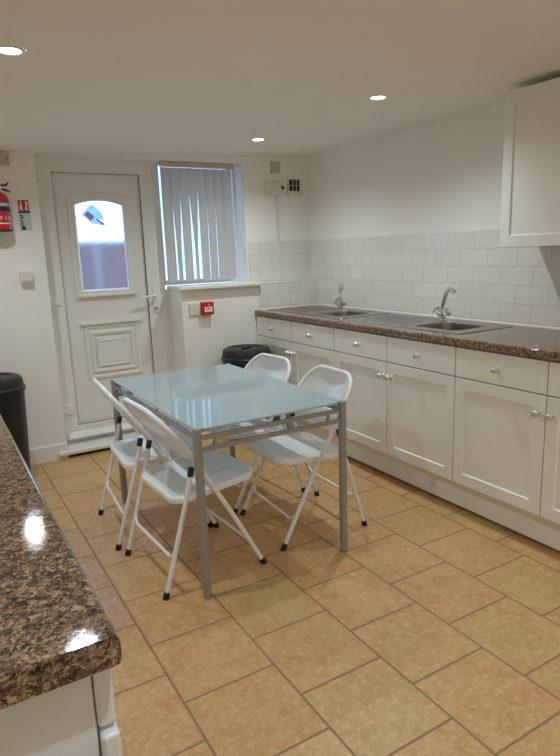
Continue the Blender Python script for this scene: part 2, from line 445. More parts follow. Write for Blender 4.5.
# skirting on the back wall left of the door
sk = MB().prism([(YB, 0), (YB-.016, 0), (YB-.016, .095), (YB-.008, .108), (YB, .108)], XL, .70, 'yz')
struct(sk.build('baseboard_back', 'gloss'), 'white skirting left of the door', 'skirting')
struct(MB().prism([(XL, 0), (XL+.016, 0), (XL+.016, .095), (XL+.008, .108), (XL, .108)], 3.3, YB-.016, 'xz').build('baseboard_left', 'gloss'), 'white skirting beyond the near counter', 'skirting')
st = MB().box(.635, 4.09, .022, 1.565, YD+.03, .052, .01, 3)
struct(st.build('trim_4', 'gloss'), 'white threshold step at the foot of the door', 'threshold')
struct(MB().box(.645, 4.115, 0, 1.565, YD+.03, .022).build('trim_5', 'dark'), 'dark block standing in for the shade under the white threshold step', 'threshold')  # black block paints in the shade below the raised slab

# ------------------------------------------------------------------ door
def arch(x0, x1, z0, zs, rise, n=14):
    """outline with an arched head: sides reach zs, the middle zs + rise"""
    pts = [(x0, z0), (x1, z0), (x1, zs)]
    for i in range(1, n):
        u = i/n; x = x1+(x0-x1)*u; pts.append((x, zs+rise*(1-(2*u-1)**2)))
    pts.append((x0, zs)); return pts
def ringloft(mb, outlines, ys):
    mb.loft([[(x, y, z) for x, z in o] for o, y in zip(outlines, ys)], False, False)
d = struct(bpy.data.objects.new('door_1', None), 'white panelled outside door with an arched frosted window', 'door'); C.objects.link(d); d.location = (1.11, YD, .05)
DO = Vector((1.11, YD, .05))
def dpart(mb, name, mat, parent=None):
    bmesh.ops.translate(mb.bm, vec=-DO, verts=mb.bm.verts)
    return mb.build(name, mat, parent or d)
fr = MB()
fr.box(.66, YD+.01, .05, .735, YD+.09, 2.05, .004).box(1.492, YD-.008, .05, 1.546, YD+.09, 2.05, .004).box(1.546, YD-.006, .05, 1.572, YD+.09, 1.097, .003)
fr.box(.735, YD+.01, 1.985, 1.492, YD+.09, 2.05, .004).box(.735, YD+.012, .05, 1.492, YD+.09, .085, .004)
dpart(fr, 'door_frame', 'upvc')
# sash rails around the infill panel
lf = MB()
lf.box(.722, YD-.012, .08, .818, YD+.055, 2.0, .006, 3).box(1.408, YD-.012, .08, 1.496, YD+.055, 2.0, .006, 3)
lf.box(.81, YD-.0115, 1.908, 1.416, YD+.055, 2.0, .006, 3).box(.81, YD-.0115, .08, 1.416, YD+.055, .178, .006, 3)
leaf = dpart(lf, 'door_leaf', 'upvc')
leafY = YD+.006
# infill panel with an arched hole for the glass
gl_out = arch(.946, 1.279, 1.122, 1.705, .03)
n_g = len(gl_out)
pan = MB()
rect = []
for (x, z) in gl_out:                                   # matching outer outline for a clean loft
    u = (x-.946)/(1.279-.946); X = .819+u*(1.407-.819)
    rect.append((X, .179 if z < 1.2 else 1.907))
ringloft(pan, [rect, gl_out, gl_out, rect, rect], [leafY, leafY, leafY+.03, leafY+.03, leafY])
panel = dpart(pan, 'door_panel', 'upvc')
gap = MB().box(.8165, YD-.0085, .178, .8195, YD+.02, 1.908).box(1.4065, YD-.0085, .178, 1.4095, YD+.02, 1.908).box(.8165, YD-.0085, 1.9065, 1.4095, YD+.02, 1.9095).box(.8165, YD-.0085, .177, 1.4095, YD+.02, .1795)
dpart(gap, 'gasket', simple('grey_gasket', srgb(120, 118, 114), .7))
# glazing surround
def grow(o, dx, dzb, dzt):
    cx = sum(p[0] for p in o)/len(o); xs = [p[0] for p in o]; zs = [p[1] for p in o]; x0, x1 = min(xs), max(xs); zm = (min(zs)+max(zs))/2
    return [(x+(dx if x > (x0+x1)/2+.001 else -dx if x < (x0+x1)/2-.001 else 0)*min(1, abs(x-(x0+x1)/2)/((x1-x0)/2)), z+(dzt if z > zm else -dzb)) for x, z in o]
su = MB()
o0 = grow(gl_out, .052, .036, .054); o1 = grow(gl_out, .044, .030, .046); o2 = grow(gl_out, .028, .02, .03); o3 = grow(gl_out, .006, .006, .006); o4 = grow(gl_out, -.006, -.006, -.006)
ringloft(su, [o0, o1, o2, o3, o4, o4], [leafY+.001, leafY-.012, leafY-.014, leafY-.02, leafY-.006, leafY+.012])
su.box(.90, leafY-.03, 1.078, 1.325, leafY, 1.098, .005)
dpart(su, 'glazing_surround', 'upvc')
gp = MB().prism(grow(gl_out, .004, .004, .004), leafY+.010, leafY+.016, 'xz')
dpart(gp, 'glass_pane', 'obscure')
# lower raised panel: nested square mouldings
def rc(x0, x1, z0, z1): return [(x0, z0), (x1, z0), (x1, z1), (x0, z1)]
mo = MB()
def mould(x0, x1, z0, z1, w, h):
    ringloft(mo, [rc(x0, x1, z0, z1), rc(x0+w*.25, x1-w*.25, z0+w*.25, z1-w*.25), rc(x0+w*.7, x1-w*.7, z0+w*.7, z1-w*.7), rc(x0+w, x1-w, z0+w, z1-w)], [leafY+.001, leafY-h, leafY-h*.9, leafY+.001])
mould(.925, 1.325, .49, .885, .035, .012)
mould(.968, 1.28, .535, .835, .03, .016)
mo.prism([(1.0, .575), (1.24, .575), (1.24, .785), (1.0, .785)], leafY-.01, leafY+.002, 'xz', .004)
mould(1.005, 1.215, .575, .775, .024, .014)
mo.box(.905, leafY-.026, .882, 1.345, leafY, .902, .005)
dpart(mo, 'raised_panel', 'upvc')
wbr = MB().prism([(YD-.012, .09), (YD-.05, .09), (YD-.05, .1), (YD-.014, .135)], .74, 1.48, 'yz', .002)
dpart(wbr, 'weather_bar', 'upvc')
hd = MB().box(1.440, YD-.022, .93, 1.474, YD-.011, 1.12, .005, 3)
hdl = dpart(hd, 'handle_plate', 'upvc', leaf)
lv = MB().tube([(1.458, YD-.018, 1.062), (1.458, YD-.06, 1.062), (1.448, YD-.066, 1.062), (1.38, YD-.068, 1.056), (1.345, YD-.066, 1.052)], [.011, .010, .010, .009, .008], 10)
dpart(lv, 'handle', 'gloss', leaf)
ky = MB().lathe([(.0105, 0), (.0105, .014), (.006, .016)], 16, Matrix.Translation((1.457, YD-.022, .968)) @ Matrix.Rotation(PI/2, 4, 'X'))
ky.box(1.4555, YD-.0385, .962, 1.4585, YD-.0375, .975)
dpart(ky, 'keyhole', 'steel', leaf)
for z in (.30, 1.07, 1.78):
    hg = MB().box(.715, YD-.026, z-.035, .792, YD-.011, z+.035, .005).tube([(.722, YD-.022, z-.05), (.722, YD-.022, z+.05)], .0115, 12)
    dpart(hg, 'hinge', 'gloss', leaf)
# sticker on the pane
stk = MB().prism([(-.062, .012), (.005, -.05), (.095, -.066), (.098, -.052), (.055, -.022), (.098, -.03), (.075, .03), (.035, .068), (.010, .078)], -.001, .001, 'xz')
so = stk.build('window_sticker', 'stkb', None, (1.050, leafY+.0085, 1.628))
tag(so, 'torn pale blue sticker with a red patch on the arched door glass', 'sticker')
MB().prism([(-.040, .010), (.0, -.032), (.028, -.004), (-.014, .034)], -.0018, -.0008, 'xz').build('red_patch', 'stkr', so)
MB().prism([(.036, -.024), (.086, -.060), (.092, -.052), (.042, -.016)], -.0018, -.0008, 'xz').build('dark_strip', 'stkd', so)

# ------------------------------------------------------------------ window, sill, blind
w = struct(bpy.data.objects.new('window_1', None), 'white window beside the door, covered by a vertical blind', 'window'); C.objects.link(w); w.location = (1.86, YD, 1.12)
WO = Vector((1.86, YD, 1.12))
def wpart(mb, name, mat):
    bmesh.ops.translate(mb.bm, vec=-WO, verts=mb.bm.verts); return mb.build(name, mat, w)
wf = MB().box(1.547, YD+.01, 1.125, 1.562, YD+.07, 2.04, .004).box(2.152, YD, 1.125, 2.165, YD+.07, 2.04, .004).box(1.556, YD, 1.125, 2.152, YD+.07, 1.16, .004).box(1.556, YD, 1.99, 2.152, YD+.07, 2.04, .004)
wpart(wf, 'window_frame', 'upvc')
wpart(MB().box(1.556, YD+.03, 1.15, 2.158, YD+.036, 1.995), 'window_pane', 'dimmed_pane')
ws = MB().box(1.555, YL-.045, 1.097, 2.164, YD+.002, 1.124, .006, 3).box(2.15, YL-.045, 1.097, 2.205, YB-.009, 1.124, .006, 3)
wpart(ws, 'window_sill', 'gloss')
bl = thing('vertical_blind', 'pale grey vertical fabric blind hanging in the window beside the door', 'blind', (1.84, YD-.05, 1.14))
BO = Vector((1.84, YD-.05, 1.14))
hr = MB().box(1.545, YD-.095, 1.962, 2.118, YD-.055, 1.996, .004)
bmesh.ops.translate(hr.bm, vec=-BO, verts=hr.bm.verts); hr.build('head_rail', 'beige', bl)
angs = [(3, 2), (6, 44), (9, 15), (7, 50), (10, 16), (10, 17), (9, 15), (4, 8)]
for i, (at, ab) in enumerate(angs):
    cx = 1.582+.0685*i; hw = .0385; rows = 14
    b = bmesh.new(); grid = []
    for k in range(rows+1):
        v = k/rows; z = 1.957-(1.957-1.150)*v
        e = min(1, v*1.3); e = e*e*(3-2*e); a = math.radians(at+(ab-at)*e)
        line = []
        for q in range(7):
            u = -1+2*q/6
            bow = .004*(1-u*u)
            x = cx+u*hw*math.cos(a)+bow*math.sin(a); y = YD-.075+u*hw*math.sin(a)-bow*math.cos(a)
            line.append(b.verts.new(Vector((x, y, z))-BO))
        grid.append(line)
    for k in range(rows):
        for q in range(6): b.faces.new((grid[k][q], grid[k][q+1], grid[k+1][q+1], grid[k+1][q]))
    bmesh.ops.solidify(b, geom=b.faces[:], thickness=.0008)
    mb = MB(); mb.bm.free(); mb.bm = b
    mb.build('slat', 'blind', bl, sharp=80)

# ------------------------------------------------------------------ outdoors beyond the door
struct(MB().box(-6, YO+.02, -.12, 9, 14, -.05).build('trim_6', 'ground'), 'paved ground outside the door', 'ground')
gw = MB().box(-5, 8.2, -.05, 2.02, 8.4, 1.58).box(2.06, 8.2, -.05, 2.75, 8.4, 1.58)
struct(gw.build('trim_7', 'brick'), 'brick garden wall blurred behind the door glass', 'garden wall')
struct(MB().box(2.02, 8.19, -.05, 2.06, 8.42, 1.56, .01).build('trim_8', 'postgrey'), 'pale post in the brick garden wall outside', 'post')

# ------------------------------------------------------------------ base cabinets, right run (local: front at x = 0 facing -x, along +y)
def knob(x, y, z, parent, sgn=-1):
    m = Matrix.Translation((x, y, z)) @ Matrix.Rotation(-PI/2, 4, 'Y')
    k = MB().lathe([(.009, 0), (.007, .004), (.0065, .012), (.010, .016), (.0155, .021), (.017, .027), (.0145, .033), (.0085, .0365), (.001, .0375)], 20, m)
    return k.build('knob', 'knob', parent)
def shaker(mb, x, y0, y1, z0, z1, fw, th, dep=.008, bevel=.006):
    """door front facing -x with a recessed panel and a sloping bead"""
    O = [(y0, z0), (y1, z0), (y1, z1), (y0, z1)]
    def ins(a): return [(y0+a, z0+a), (y1-a, z0+a), (y1-a, z1-a), (y0+a, z1-a)]
    rings = [(ins(0), x+th), (ins(0), x+.0015), (ins(.0015), x), (ins(fw), x), (ins(fw+bevel), x+dep)]
    mb.loft([[(xx, y, z) for y, z in r] for r, xx in rings], True, True)
    return mb
def base_unit(label, y0, group='shaker base cabinets under the sink counter'):
    u = thing('base_cabinet', label, 'cabinet', (2.166, y0, 0), 0, group)
    MB().box(.0215, .001, .172, .565, .019, .868).box(.0215, .986, .172, .565, 1.004, .868).box(.0215, .019, .172, .565, .986, .19).box(.553, .019, .19, .565, .986, .868).box(.0215, .019, .70, .04, .986, .735).box(.0215, .019, .85, .04, .986, .868).box(.0215, .494, .19, .04, .511, .868).build('carcass', 'cab', u)
    for k in (0, 1):
        a, b = .0025+.5025*k, .5+.5025*k
        dr = MB().box(0, a, .722, .02, b, .864, .0025).build('drawer', 'cab', u)
        knob(0, (a+b)/2, .793, dr)
        mb = MB(); shaker(mb, 0, a, b, .178, .716, .055, .02)
        dd = mb.build('door', 'cab', u)
        knob(0, (b-.030) if k == 0 else (a+.030), .640, dd)
    return u
U = []
for i, (y0, lab) in enumerate(((3.0075, 'white two-door base cabinet in the corner by the window, partly behind the chairs'),
                               (2.0025, 'white two-door base cabinet below the nearer sink, middle of the run'),
                               (.9975, 'white two-door base cabinet at the right edge of the photo, below bare worktop'))):
    U.append(base_unit(lab, y0) if i == 0 else dup(U[0], (2.166, y0, 0), 0, lab))
tag(MB().box(2.2362, .9975, .018, 2.254, YL-.004, .171, .002).build('plinth', 'cab'), 'long white kickboard under the base cabinets along the floor', 'plinth')

# worktops
def wt_profile(x_front, x_back, z0, z1):
    r = .010; s = 1 if x_back > x_front else -1
    pts = [(x_back, z0), (x_front+s*.02, z0)]
    for cz, cx, a0, a1 in ((z0+.008, x_front+s*.008, -90, -180), (z1-r, x_front+s*r, 180, 90)):
        rr = .008 if a0 == -90 else r
        for k in range(6):
            a = math.radians(a0+(a1-a0)*k/5); pts.append((cx+s*rr*math.cos(a), cz+rr*math.sin(a)))
    pts.append((x_back, z1)); return pts
bowls = [(3.13, 3.46), (2.15, 2.48)]
BX0, BX1 = 2.315, 2.60
wt = MB()
wt.prism(wt_profile(2.156, BX0, .869, .91), 1.0, YL-.009, 'xz')
wt.box(BX1, 1.0, .869, XR-.009, YL-.009, .91)
ys = [1.0, 2.15, 2.48, 3.13, 3.46, YL-.009]
for a in (0, 2, 4): wt.box(BX0, ys[a], .869, BX1, ys[a+1], .91)
tag(wt.build('worktop', 'granite'), 'brown granite-effect worktop holding both sinks along the tiled wall', 'worktop')

# sinks (local origin: plate corner at low y)
def rrect(x0, x1, y0, y1, r, n=5):
    pts = []
    for cx, cy, a0 in ((x1-r, y1-r, 0), (x0+r, y1-r, 90), (x0+r, y0+r, 180), (x1-r, y0+r, 270)):
        for k in range(n+1):
            a = math.radians(a0+90*k/n); pts.append((cx+r*math.cos(a), cy+r*math.sin(a)))
    return pts
def sink(label, yb, loc_y):
    s = thing('inset_sink', label, 'sink', (2.46, loc_y, .91), 0, 'steel inset sinks with drainers')
    # bowl local y range .08-.41 ; plate 0-.93
    P = rrect(-.21, .225, 0, .93, .03); Q = rrect(BX0+.005-2.46, BX1-.005-2.46, .085, .405, .05)
    pl = MB()
    bm = pl.bm
    z = .004
    def ring(o, zz): return [bm.verts.new((x, y, zz)) for x, y in o]
    po = ring(P, .0005); pt = ring([(x*.995, (y-.465)*.997+.465) for x, y in P], z)
    qt = ring(Q, z); q1 = ring([(x*.97, (y-.245)*.97+.245) for x, y in Q], z-.008); q2 = ring([(x*.9+.005, (y-.245)*.9+.245) for x, y in Q], -.125); q3 = ring([(x*.78+.01, (y-.245)*.8+.245) for x, y in Q], -.145)
    n = len(P)
    for a, b in ((po, pt), (qt, q1), (q1, q2), (q2, q3)):
        for j in range(n): bm.faces.new((a[j], a[(j+1) % n], b[(j+1) % n], b[j]))
    for j in range(n): bm.faces.new((pt[j], pt[(j+1) % n], qt[(j+1) % n], qt[j]))
    bm.faces.new(q3)
    pl.build('basin', 'steel', s)
    dr = MB()
    for k in range(7):
        x = -.135+.045*k; dr.tube([(x, .47, .0045), (x, .86, .0035)], .0035, 8)
    dr.build('drainer_ridges', 'steel', s)
    MB().lathe([(.03, 0), (.03, .003), (.02, .004), (.018, .001), (.001, .001)], 20, Matrix.Translation((.01, .245, -.1445))).build('waste', 'chrome', s)
    MB().box(.107, .2, -.05, .113, .26, -.03, .002).build('overflow', 'dark', s)
    return s
s1 = sink('steel sink and drainer nearest the window corner', 0, 3.055)
s2 = dup(s1, (2.46, 2.07, .91), 0, 'steel sink and drainer nearer the upper cabinet')

def tap(label, loc, sp):
    t = thing('mixer_tap', label, 'tap', loc, 0, 'chrome mixer taps')
    MB().lathe([(.026, 0), (.026, .006), (.021, .010), (.021, .022), (.025, .03), (.026, .04), (.024, .052), (.018, .062), (.015, .07), (.001, .071)], 24).build('body', 'chrome', t)
    for sg in (-1, 1):
        m = Matrix.Rotation(-sg*math.radians(58), 4, 'X')
        m = Matrix.Translation((0, sg*.012, .036)) @ m
        MB().lathe([(.009, 0), (.009, .016), (.022, .020), (.027, .028), (.0265, .044), (.018, .052), (.001, .0525)], 8, m).build('tap_handle', 'chrome', t)
    dx, dy = sp
    pts = []
    for k in range(15):
        u = k/14
        h = .06+.128*math.sin(min(u*1.25, 1)*PI/2) - .012*max(0, u-.8)/.2
        reach = u**1.5
        pts.append((dx*reach, dy*reach, h))
    pts.append((pts[-1][0]+dx*.02, pts[-1][1]+dy*.02, pts[-1][2]-.014))
    MB().tube(pts, [.0135]*12+[.0135, .0145, .0165, .016], 14).build('spout', 'chrome', t)
    return t
tap('chrome mixer tap at the sink nearest the window corner, spout towards the room', (2.60, 3.518, .9142), (-.095, -.155))
tap('chrome mixer tap at the nearer sink, spout swung along the wall', (2.60, 2.515, .9142), (-.02, -.105))

# ------------------------------------------------------------------ wall cabinet
wc = thing('wall_cabinet', 'white shaker wall cabinet hung over the sink counter below the ceiling', 'cabinet', (2.45, 1.0, 1.33))
MB().box(.0205, 0, 0, XR-2.451, 1.006, .700).build('carcass', 'cab', wc)
for k in (0, 1):
    mb = MB(); shaker(mb, 0, .0025+.503*k, .501+.503*k+.001, -.002, .703, .052, .02); mb.build('door', 'cab', wc)

# ------------------------------------------------------------------ left counter
tag(MB().prism(wt_profile(.143, XL+.002, .870, .91), .640, 3.2, 'xz').build('worktop', 'granite'), 'brown granite-effect worktop in the left foreground with rounded end corner', 'worktop')
ap = thing('undercounter_appliance', 'white kitchen appliance with a raised door edge under the foreground worktop', 'appliance', (-.16, .67, 0))
MB().box(-.285, .002, .03, .272, .60, .866, .006, 3).build('body', 'appl', ap)
MB().box(.273, .0, .768, .296, .60, .864, .005, 3).build('fascia', 'appl', ap)
MB().box(.2735, -.010, .06, .297, .607, .762, .006, 3).build('door', 'appl', ap)
for x, y in ((-.25, .04), (.23, .04), (-.25, .56), (.23, .56)):
    MB().lathe([(.022, 0), (.022, .008), (.012, .012), (.012, .032)], 14, Matrix.Translation((x, y, 0))).build('foot', 'black', ap)
lu = dup(U[0], (.12, 2.29, 0), PI, 'white base cabinet under the left worktop, hidden beside the appliance')
lu['group'] = 'base cabinets under the left worktop'
lu2 = dup(U[0], (.12, 3.198, 0), PI, 'white base cabinet under the left worktop, at its far end')
lu2.scale = (1, .9, 1); lu.scale = (1, 1, 1)
lu2['group'] = 'base cabinets under the left worktop'
tag(MB().box(.035, 1.285, .008, .05, 3.198, .171, .002).build('plinth', 'cab'), 'white kickboard under the left counter', 'plinth')

# ------------------------------------------------------------------ table
tx0, tx1, ty0, ty1, tz = .808, 1.487, 2.010, 3.140, .703
tb_ = thing('dining_table', 'rectangular frosted glass table on a slim grey metal frame', 'table', ((tx0+tx1)/2, (ty0+ty1)/2, 0))
TO = Vector(((tx0+tx1)/2, (ty0+ty1)/2, 0))
def tpart(mb, name, mat):
    bmesh.ops.translate(mb.bm, vec=-TO, verts=mb.bm.verts); return mb.build(name, mat, tb_)
h = .0175; c = .017
gx0, gx1, gy0, gy1 = tx0-.008, tx1+.008, ty0-.008, ty1+.008; k = .036
poly = [(gx0+k, gy0), (gx1-k, gy0), (gx1, gy0+k), (gx1, gy1-k), (gx1-k, gy1), (gx0+k, gy1), (gx0, gy1-k), (gx0, gy0+k)]
tpart(MB().prism(poly, tz-.008, tz, 'xy', .0012), 'glass_top', 'tglass')
for x, y in ((tx0, ty0), (tx1, ty0), (tx0, ty1), (tx1, ty1)):
    tpart(MB().tube([(x, y, 0.004), (x, y, tz-.002), (x, y, tz)], [h, h, h*.92], 20).tube([(x, y, 0), (x, y, .006)], h*.85, 16), 'leg', 'tablemetal')
    sx = 1 if x == tx0 else -1; sy = 1 if y == ty0 else -1
    tpart(MB().box(min(x, x+sx*.05), min(y, y+sy*.05), tz-.016, max(x, x+sx*.05), max(y, y+sy*.05), tz-.0082, .002), 'corner_plate', 'tablemetal')
for y in (ty0, ty1):
    for z in (.664, .618):
        tpart(MB().box(tx0+.01, y-.007, z-.009, tx1-.01, y+.007, z+.009, .002), 'rail', 'tablemetal')
    for x in (tx0+.075, tx1-.075):
        tpart(MB().box(x-.006, y-.006, .62, x+.006, y+.006, .662), 'spacer', 'tablemetal')
for x in (tx0, tx1):
    tpart(MB().box(x-.007, ty0+.01, .655, x+.007, ty1-.01, .673, .002), 'rail', 'tablemetal')

# ------------------------------------------------------------------ folding chairs (local: rear feet at x = 0, faces +x)
def lerp(a, b, t): return a+(b-a)*t
FW = .221
def fx(z):                                             # x of the front-leg / back tube at height z
    pts = ((0, .467), (.25, .336), (.45, .222), (.57, .157), (.65, .100), (.72, .046), (.80, -.010))
    for (z0, x0), (z1, x1) in zip(pts, pts[1:]):
        if z <= z1: return lerp(x0, x1, (z-z0)/(z1-z0))
    return -.010
def fwid(z): return FW if z < .5 else lerp(FW, .205, min(1, (z-.5)/.25))
def back_path():
    pts = []
    zs = [.43, .5, .56, .61, .64]
    for z in zs: pts.append((fx(z), fwid(z), z))
    # rounded top corner
    R = .115; zc = 0.757-R; yc = fwid(.69)-R
    for k in range(0, 9):
        a = math.radians(90*k/8); z = zc+R*math.sin(a)
        pts.append((fx(z), yc+R*math.cos(a), z))
    full = pts+[(fx(0.757), 0, 0.757)]+[(x, -y, z) for x, y, z in pts[::-1]]
    return full
def halfwidth(z):
    R = .115; zc = 0.757-R; yc = fwid(.69)-R
    if z <= zc: return fwid(z)
    return yc+math.sqrt(max(0, R*R-(z-zc)**2))
def make_chair(label):
    t = thing('folding_chair', label, 'chair', (0, 0, 0), 0, 'white folding chairs around the glass table')
    # seat
    st = MB()
    def sring(ins, z_off, r):
        o = rrect(.072+ins, .468-ins, -.206+ins, .206-ins, r, 6)
        return [(x, y, .392+(x-.07)*.095+z_off) for x, y in o]
    st.loft([sring(.012, -.028, .06), sring(.002, -.026, .065), sring(0, -.018, .066), sring(0, -.006, .066), sring(.003, 0, .064), sring(.010, .003, .06), sring(.022, .003, .055),
             sring(.034, -.002, .05), sring(.06, -.004, .045), sring(.12, -.005, .03)], True, True)
    seat = st.build('seat', 'chair', t, sharp=60)
    # backrest, bowed panel filling the tube loop
    b = bmesh.new(); grid = []; nz, nu = 14, 14
    for i in range(nz+1):
        z = .535+(.754-.535)*i/nz; hw = max(.02, halfwidth(z)-.004); line = []
        for j in range(nu+1):
            u = -1+2*j/nu
            zz = z-(.012*(1-u*u) if i == 0 else 0)
            line.append(b.verts.new((fx(z)-.026*(1-u*u)*min(1, .35+i/5)*min(1, (nz-i)/4), u*hw, zz)))
        grid.append(line)
    for i in range(nz):
        for j in range(nu): b.faces.new((grid[i][j], grid[i][j+1], grid[i+1][j+1], grid[i+1][j]))
    bmesh.ops.solidify(b, geom=b.faces[:], thickness=.004)
    mb = MB(); mb.bm.free(); mb.bm = b
    mb.build('backrest', 'chair', t, sharp=60)
    MB().tube(back_path(), .0108, 12).build('back_frame', 'chair', t)
    for sg in (-1, 1):
        lg = MB().tube([(fx(z), sg*FW, z) for z in (.012, .25, .43)], .0108, 12).build('leg', 'chair', t)
        MB().tube([(fx(0)+.0, sg*FW, .0), (fx(.028), sg*FW, .028)], [.0135, .0125], 14).build('foot_cap', 'black', lg)
        w2 = FW-.0005
        yr = sg*(FW+.0)
        # rear leg: from the floor forward to the pivot under the back tube
        def rx(z): return lerp(.0, .158, z/.52) if z < .52 else .158
        rl = MB().tube([(rx(z)+.0, yr, z) for z in (.012, .2, .375)]+[(rx(.45)-.003, yr, .45), (rx(.52)-.008, yr, .515)], .0102, 12).build('leg', 'chair', t)
        MB().tube([(0, yr, 0), (rx(.028), yr, .028)], [.0135, .0125], 14).build('foot_cap', 'black', rl)
        MB().tube([(rx(.487)-.006, yr, .487), (rx(.52)-.008, yr, .522)], [.0125, .0125], 14).build('pivot_cap', 'black', rl)
        # pivot strap from the seat side to the rear leg
        MB().tube([(rx(.385), sg*(FW-.008), .385), (rx(.385), sg*.2, .385)], .006, 8).build('seat_pin', 'chair', t)
        MB().tube([(fx(.42), sg*(FW-.006), .418), (fx(.42), sg*.2, .410)], .006, 8).build('seat_pin', 'chair', t)
    # stretchers, bent at the ends
    def stretch(xf, z, dz):
        y = FW-.004
        pts = [(xf(z+dz), y, z+dz), (xf(z+dz*.4), y-.012, z+dz*.4), (xf(z), y-.035, z), (xf(z), -y+.035, z), (xf(z+dz*.4), -y+.012, z+dz*.4), (xf(z+dz), -y, z+dz)]
        MB().tube(pts, .0075, 10).build('stretcher', 'chair', t)
    stretch(lambda z: lerp(0, .158, z/.52), .155, .03)
    stretch(fx, .125, .03)
    return t
def place(o, rx_, ry_, rz): o.location = (rx_, ry_, 0); o.rotation_euler = (0, 0, rz)
ch = make_chair('white folding chair nearest the camera on the left side of the table')
place(ch, .650, 2.313, math.radians(3))
dup(ch, (.631, 2.831, 0), math.radians(-3.9), 'white folding chair on the left of the table, farther back towards the door')
dup(ch, (1.730, 2.372, 0), math.radians(178), 'white folding chair at the near right of the table, facing left')
dup(ch, (1.688, 2.900, 0), math.radians(184.8), 'white folding chair at the far right of the table, in front of the black bin')

# ------------------------------------------------------------------ bins
def make_bin(label, loc, rz=0):
    b = thing('waste_bin', label, 'bin', loc, rz, 'black round lidded bins')
    MB().lathe([(.150, 0), (.153, .006), (.168, .3), (.178, .545), (.178, .55)], 40).build('body', 'bin', b)
    ld = MB().lathe([(.180, .54), (.187, .543), (.187, .566), (.180, .573), (.176, .60), (.168, .618), (.15, .628), (.118, .630), (.115, .624), (.085, .621), (.001, .620)], 40).build('lid', 'bin', b)
    MB().box(-.055, -.014, .619, .055, .014, .634, .006, 3).build('grip', 'bin', ld)
    return b
bn = make_bin('black round lidded bin on the left beside the skirting, behind the near worktop', (.265, 3.86, 0), .3)
bn.scale = (1, 1, 1.07)
dup(bn, (1.955, 3.80, 0), .6, 'black round lidded bin in the corner under the window beside the cabinets')

# ------------------------------------------------------------------ wall items, left of the door
YW = YB
fe = thing('fire_extinguisher', 'red fire extinguisher with black and white label bands hung left of the door', 'extinguisher', (.444, YW-.071, 1.524))
fe.scale = (1, 1, .885)
MB().lathe([(.066, 0), (.068, .004), (.070, .012), (.070, .20), (.066, .225), (.052, .246), (.03, .258), (.018, .262)], 32).build('cylinder', 'red', fe)
MB().lathe([(.0708, -.002), (.0715, 0), (.0715, .008), (.0705, .01)], 32).build('base_ring', 'black', fe)
MB().lathe([(.0704, .163), (.0707, .1635), (.0707, .181), (.0704, .1815)], 32, caps=False).build('text_band', 'paleb', fe)
MB().lathe([(.0704, .128), (.0715, .129), (.0715, .157), (.0704, .158)], 32, caps=False).build('strap_band', 'black', fe)
MB().lathe([(.0703, .045), (.0706, .0455), (.0706, .052), (.0703, .0525)], 32, caps=False).build('white_line', 'white', fe)
for a_, ww in ((-62, .011), (-40, .011), (-18, .011), (4, .011)):
    a = math.radians(a_-20); r = .0706
    m = Matrix.Rotation(math.radians(a_-20)+PI/2, 4, 'Z')
    # printed capitals around the body
    letters({-62: 'F', -40: 'I', -18: 'R', 4: 'E'}[a_], .036, 'white', fe, Matrix.Rotation(a+PI/2, 4, 'Z') @ Matrix.Translation((0, -r, .082)) @ FACE_Y, 'printed_letter')
MB().lathe([(.016, .258), (.016, .275), (.012, .278), (.012, .29)], 18).box(-.016, -.01, .276, .016, .01, .296, .003).build('valve', 'brass', fe)
MB().tube([(-.02, 0, .298), (.03, -.01, .300), (.062, -.03, .302), (.075, -.04, .318)], [.006, .007, .007, .004], 8).tube([(-.01, 0, .288), (.03, -.012, .280), (.06, -.035, .268), (.078, -.048, .255)], [.006, .007, .006, .004], 8).build('lever', 'black', fe)
MB().lathe([(.013, 0), (.013, .008), (.010, .01), (.001, .0101)], 18, Matrix.Translation((.028, -.02, .285)) @ Matrix.Rotation(PI/2, 4, 'X')).build('gauge', 'white', fe)
MB().box(-.02, .06, .17, .02, .084, .235, .003).build('bracket', 'black', fe)
sg = thing('fire_sign', 'small red and green fire extinguisher instruction sign on the wall beside the door', 'sign', (.604, YW-.002, 1.62))
MB().box(-.031, -.0015, .03, .031, .0, .094, .0005, 1).build('red_panel', 'redp', sg)
MB().box(-.035, -.0015, -.092, .035, .0, .0295, .0005, 1).build('info_panel', 'palegreen', sg)
MB().box(-.035, -.0022, .016, .035, -.0015, .0275).build('heading_band', 'navy', sg)
ic = MB().prism([(-.024, .036), (-.008, .036), (-.008, .064), (-.013, .07), (-.019, .07), (-.024, .064)], -.0024, -.0015, 'xz').prism([(-.019, .073), (-.012, .073), (-.006, .082), (-.022, .088)], -.0024, -.0015, 'xz')
ic.prism([(.006, .036), (.024, .036), (.020, .055), (.013, .066), (.009, .052)], -.0024, -.0015, 'xz').prism([(.010, .068), (.024, .060), (.024, .084), (.012, .088)], -.0024, -.0015, 'xz')
ic.build('pictograms', 'white', sg)
gm = MB()
for i, (x0, x1) in enumerate(((-.030, -.014), (-.026, -.004), (-.028, -.017), (-.024, -.010), (-.028, -.012), (-.026, -.004))):
    z = .004-.0125*i; gm.prism([(x0, z), (x1, z+.002), (x1-.004, z-.008), (x0+.004, z-.009)], -.0024, -.0015, 'xz')
gm.box(-.024, -.0024, -.088, .0, -.0015, -.068)
gm.build('green_marks', 'green', sg)
tm = thing('wall_controller', 'white boxy controller on the wall below the small fire sign', 'switch', (.566, YW-.018, 1.215))
MB().box(-.037, -.026, -.012, .037, .018, .066, .006, 3).build('housing', 'plast', tm)
MB().box(-.033, -.029, .0, .033, -.024, .005, .001).build('slot', 'beige', tm)
MB().box(-.028, -.0285, .028, .028, -.025, .056, .001).build('cover_panel', 'plast', tm)
